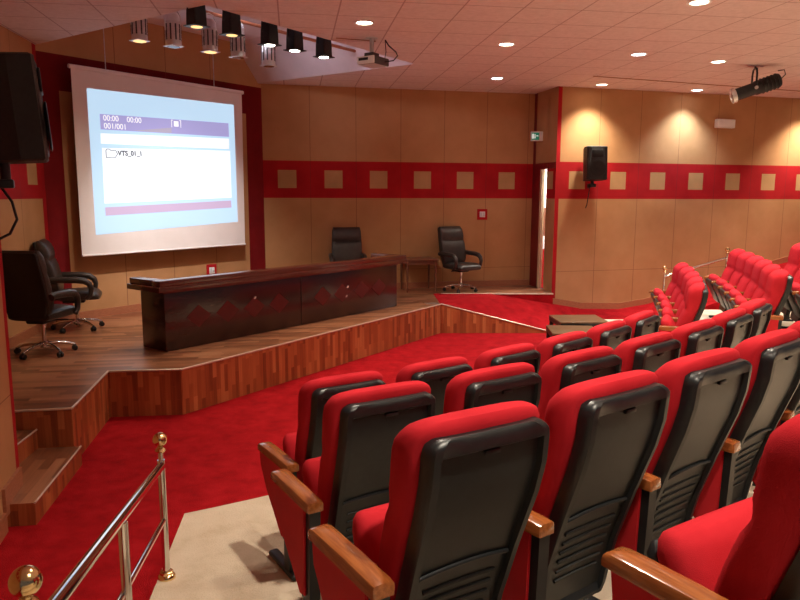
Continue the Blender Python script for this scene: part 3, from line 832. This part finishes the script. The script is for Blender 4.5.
# projector
pr = thing('ceiling_projector', 'grey projector on a ceiling pole facing the screen', 'projector', (-.35, 8.77, ZC))
Rz = Matrix.Rotation(rad(55), 4, 'Z')
m = mb('grey_plastic'); m.tube([(0, 0, 0), (0, 0, -.19)], .026, 12); m.lathe([(0, -.004), (.075, -.004), (.075, 0), (0, 0)], 16); m.build('mount_pole', pr)
m = mb('dark_grey'); m.box((0, 0, -.20), (.13, .13, .05), .006, rot=Rz); m.build('mount_bracket', pr)
bd = Matrix.Translation((.02, 0, -.275)) @ Rz
m = mb('dark_grey'); m.box((0, 0, 0), (.30, .25, .09), .010); m.bm.transform(bd); body = m.build('body', pr)  # body coloured dark to stand for its shaded side
m = mb('white'); m.box((-.150, 0, 0), (.02, .25, .088), .006); m.bm.transform(bd); m.build('lit_end', body)  # white end stands in for screen light falling on this face
m = mb('grey_plastic'); m.box((0, 0, -.046), (.27, .22, .008), .003); m.bm.transform(bd); m.build('underside', body)
m = mb('lens'); m.lathe([(0, 0), (.03, 0), (.034, .02), (.028, .024), (0, .018)], 18, bd @ Matrix.Translation((.07, .125, .008)) @ Matrix.Rotation(-pi/2, 4, 'X')); m.build('lens', body)
m = mb('black'); m.box((-.161, .03, .012), (.004, .14, .03)); m.bm.transform(bd); m.build('vent', body)
m = mb('black'); m.tube([(.16, .1, 0), (.20, .08, -.07), (.29, .05, -.15), (.31, .02, -.20), (.26, .0, -.26), (.15, -.02, -.28)], .008, 6)
m.tube([(.16, .1, 0), (.17, .06, -.15), (.15, .0, -.27)], .005, 6); m.build('cable', pr)

# profile spotlight
spt = thing('profile_spotlight', 'black theatre spotlight hanging from the ceiling above the far seats', 'spotlight', (5.13, 10.50, ZC))
axis = (V((4.80, 10.55, 3.62)) - V((5.40, 10.42, 3.83))).normalized()
ctr = V((5.11, 10.48, 3.725)) - V((5.13, 10.50, ZC))
Q = axis.to_track_quat('Z', 'Y').to_matrix().to_4x4(); MT = Matrix.Translation(ctr) @ Q
m = mb('black_cab'); m.lathe([(0, -.36), (.085, -.36), (.10, -.34), (.10, -.02), (.088, 0), (.088, .26), (.0, .26)], 24, MT); body = m.build('barrel', spt)
m = mb('black')
for k in range(5): m.lathe([(.10, -.32+.05*k), (.112, -.315+.05*k), (.112, -.305+.05*k), (.10, -.30+.05*k)], 24, MT)
m.build('cooling_fin', body)
m = mb('steel'); m.lathe([(.09, .255), (.108, .255), (.108, .31), (.094, .31), (.088, .29)], 24, MT); m.build('lens_ring', body)
m = mb('lens'); m.lathe([(.09, .27), (.06, .285), (0, .292)], 24, MT); m.build('lens', body)
m = mb('black'); side = axis.cross(V((0, 0, 1))).normalized()
ypts = [ctr+side*.12+V((0, 0, -.01)), ctr+side*.125+V((0, 0, .20)), ctr+side*.09+V((0, 0, .27)), ctr+V((0, 0, .285)), ctr-side*.09+V((0, 0, .27)), ctr-side*.125+V((0, 0, .20)), ctr-side*.12+V((0, 0, -.01))]
m.tube(ypts, .014, 8); m.tube([ctr+V((0, 0, .28)), V((ctr.x, ctr.y, 0))], .012, 8); m.build('yoke', spt)
m = mb('steel'); m.lathe([(0, 0), (.024, 0), (.024, .03), (0, .03)], 12, Matrix.Translation(ctr-side*.13) @ side.to_track_quat('-Z', 'Y').to_matrix().to_4x4()); m.build('yoke_knob', spt)
m = mb('black'); e = ctr-axis*.36; m.tube([e, e-axis*.07+V((0, 0, .05)), e-axis*.05+V((0, 0, .12)), e+axis*.04+V((0, 0, .14))], .008, 6); m.build('cable', spt)
m = mb('steel'); m.box((ctr.x, ctr.y, -.008), (.26, .06, .014), .003, rot=Matrix.Rotation(.4, 4, 'Z')); m.build('ceiling_plate', spt)

# stage lighting in the well
wdir = wd; wn = V((wd.y, -wd.x, 0))
def inwell(offs, s, z): return SL + sd*s + sn*offs + V((0, 0, z))
for name, offs, lab in (('lighting_bar', 2.98, 'steel lighting bar in the ceiling well carrying the black floodlights'), ('lighting_bar', 2.30, 'steel lighting bar in the ceiling well carrying the silver spotlights')):
    A1, B1 = inwell(offs, .25, 4.285), inwell(offs, 3.55, 4.285)
    t = thing(name, lab, 'lighting bar', A1)
    m = mb('skirting'); m.tube([V((0, 0, 0)), B1-A1], .022, 10); m.build('pipe', t)
    for f in (.12, .5, .78):
        p = (B1-A1)*f; m = mb('skirting'); m.tube([p, p+V((0, 0, .345 if f < .7 else .16))], .012, 8); m.build('hanger', t)
def par_can(p, label, lit):
    t = thing('stage_spotlight', label, 'stage light', p, math.atan2(sd.y, sd.x), 'silver spotlights in the ceiling well')
    m = mb('alu'); m.lathe([(0, .19), (.05, .185), (.075, .15), (.078, .10), (.086, .09), (.086, -.16), (.084, -.17), (.078, -.17), (.078, -.10)], 22)
    b = m.build('can', t)
    m = mb('alu')
    for k in range(4): m.lathe([(.086, .06-.05*k), (.090, .056-.05*k), (.086, .05-.05*k)], 22)
    m.build('rib_ring', b)
    m = mb('dark_grey')
    for k in range(10):
        a = 2*pi*k/10; m.box((.087*cos(a), .087*sin(a), -.03), (.006, .016, .17), rot=Matrix.Rotation(a, 4, 'Z'))
    m.build('reflection_bar', b)  # dark bars stand in for striped reflections on the metal can
    m = mb('alu')
    m.box((0, 0, -.175), (.165, .165, .010), .003); 
    m.build('filter_frame', t)
    m = mb('glow_dim' if lit else 'lens'); m.lathe([(0, -.184), (.068, -.184), (.07, -.181), (0, -.181)], 20); m.build('lamp', t)
    m = mb('alu'); m.tube([(.10, 0, -.02), (.105, 0, .16), (.06, 0, .235), (0, 0, .25), (-.06, 0, .235), (-.105, 0, .16), (-.10, 0, -.02)], .008, 6); m.build('yoke', t)
parp = [((-2.92, 8.17, 4.06), 'end silver spotlight half hidden behind the ceiling edge', 1), ((-2.54, 8.16, 4.0), 'silver spotlight second in line, left of the first black floodlight', 0), ((-2.21, 8.46, 4.0), 'silver spotlight hanging lowest, third in line', 1), ((-1.96, 8.78, 4.0), 'silver spotlight fourth in line, behind the second black floodlight', 0), ((-1.70, 9.36, 4.0), 'silver spotlight end of line, below the brightest floodlight', 0)]
for p, l, lit in parp: par_can(V(p), l, lit)
def flood(p, label, k):
    t = thing('stage_floodlight', label, 'stage light', p, math.atan2(sd.y, sd.x), 'black floodlights under the ceiling well edge')
    m = mb('black_cab'); rings = []
    for z, w in [(.12, .08), (.11, .145), (.0, .16), (-.11, .165), (-.125, .165)]: rings.append(ssq(w, w*.9, 0, 0, z, 20, 8))
    m.loft(rings, smooth=False); b = m.build('housing', t)
    m = mb('black'); m.box((0, 0, -.13), (.20, .19, .010), .003); m.build('frame_plate', t)
    m = mb(k); m.lathe([(0, -.139), (.055, -.139), (.06, -.135), (0, -.135)], 20); m.build('lamp', t)
    m = mb('black'); m.tube([(.108, 0, 0), (.11, 0, .16), (0, 0, .19), (-.11, 0, .16), (-.108, 0, 0)], .008, 6); m.build('yoke', t)
fl = [((-2.09, 7.50, 4.02), 'black floodlight with a dull amber lamp, nearest the ceiling corner', 'glow_dim'), ((-1.80, 7.79, 4.0), 'black floodlight second in line with a warm lamp', 'glow_dim'), ((-1.49, 8.29, 4.0), 'black floodlight above the end silver spotlight, brightest lamp', 'glow_flood'), ((-1.25, 8.60, 4.0), 'black floodlight fourth in line, lamp lit white', 'glow_flood'), ((-.95, 8.99, 4.0), 'black floodlight last in line, closest to the projector', 'glow_flood')]
for p, l, k in fl: flood(V(p), l, k)

# ------------------------------------------------------------------ light
for p, aim, e in (((-1.49, 8.29, 3.84), (-.5, 9.7, .5), 130), ((-1.25, 8.60, 3.84), (.2, 10.7, .5), 130), ((-.95, 8.99, 3.84), (1.2, 11.9, .5), 45)):
    lamp('floodlight_lamp', 'SPOT', p, e, (1, .86, .66), .06, aim, 66, .8)
for p, aim, e in (((-2.92, 8.17, 3.86), (-3.2, 9.3, .5), 70), ((-2.21, 8.46, 3.80), (-2.2, 9.2, .5), 90), ((-2.09, 7.50, 3.86), (-2.6, 7.6, .5), 50), ((-1.80, 7.79, 3.84), (-1.6, 8.6, .5), 50)):
    lamp('stage_lamp', 'SPOT', p, e, (1, .84, .64), .06, aim, 115, .8)
lamp('corridor_lamp', 'AREA', a_ + nr*.7 + RTd*.6 + V((0, 0, 2.9)), 60, (1, .97, .92), .3)
lamp('stage_lamp', 'SPOT', (-1.96, 8.78, 3.80), 430, (1, .92, .88), .06, (-3.1, 10.3, 1.9), 72, 1)  # spot added to brighten the screen cloth; the can here is unlit
lamp('well_fill', 'SPOT', inwell(2.5, .7, 4.45), 95, (.88, .84, 1), .15, (-.75, 10.85, 4.22), 62, 1)  # unseen spot added to brighten the well slope, no fixture
w = bpy.data.worlds.new('World'); S.world = w; w.use_nodes = True
w.node_tree.nodes['Background'].inputs[0].default_value = (.92, .86, 1, 1)
w.node_tree.nodes['Background'].inputs[1].default_value = .085

# ------------------------------------------------------------------ camera
cam = bpy.data.cameras.new('Camera'); co = bpy.data.objects.new('Camera', cam); COL.objects.link(co)
cam.sensor_width = 36; cam.lens = 700/800*36; cam.clip_start = .05
p_, r_ = rad(8.6), rad(-.2)
Rx = Matrix(((1, 0, 0), (0, cos(p_), sin(p_)), (0, -sin(p_), cos(p_))))
Ry = Matrix(((cos(r_), 0, sin(r_)), (0, 1, 0), (-sin(r_), 0, cos(r_))))
R_ = Rx @ Ry
mw = Matrix((R_.col[0], R_.col[2], -R_.col[1])).transposed().to_4x4(); mw.translation = (0, 0, 2.2)
co.matrix_world = mw
S.camera = co
S.view_settings.view_transform = 'Standard'; S.view_settings.look = 'None'
S.view_settings.gamma = 1; S.view_settings.use_curve_mapping = False
S.view_settings.exposure = .22
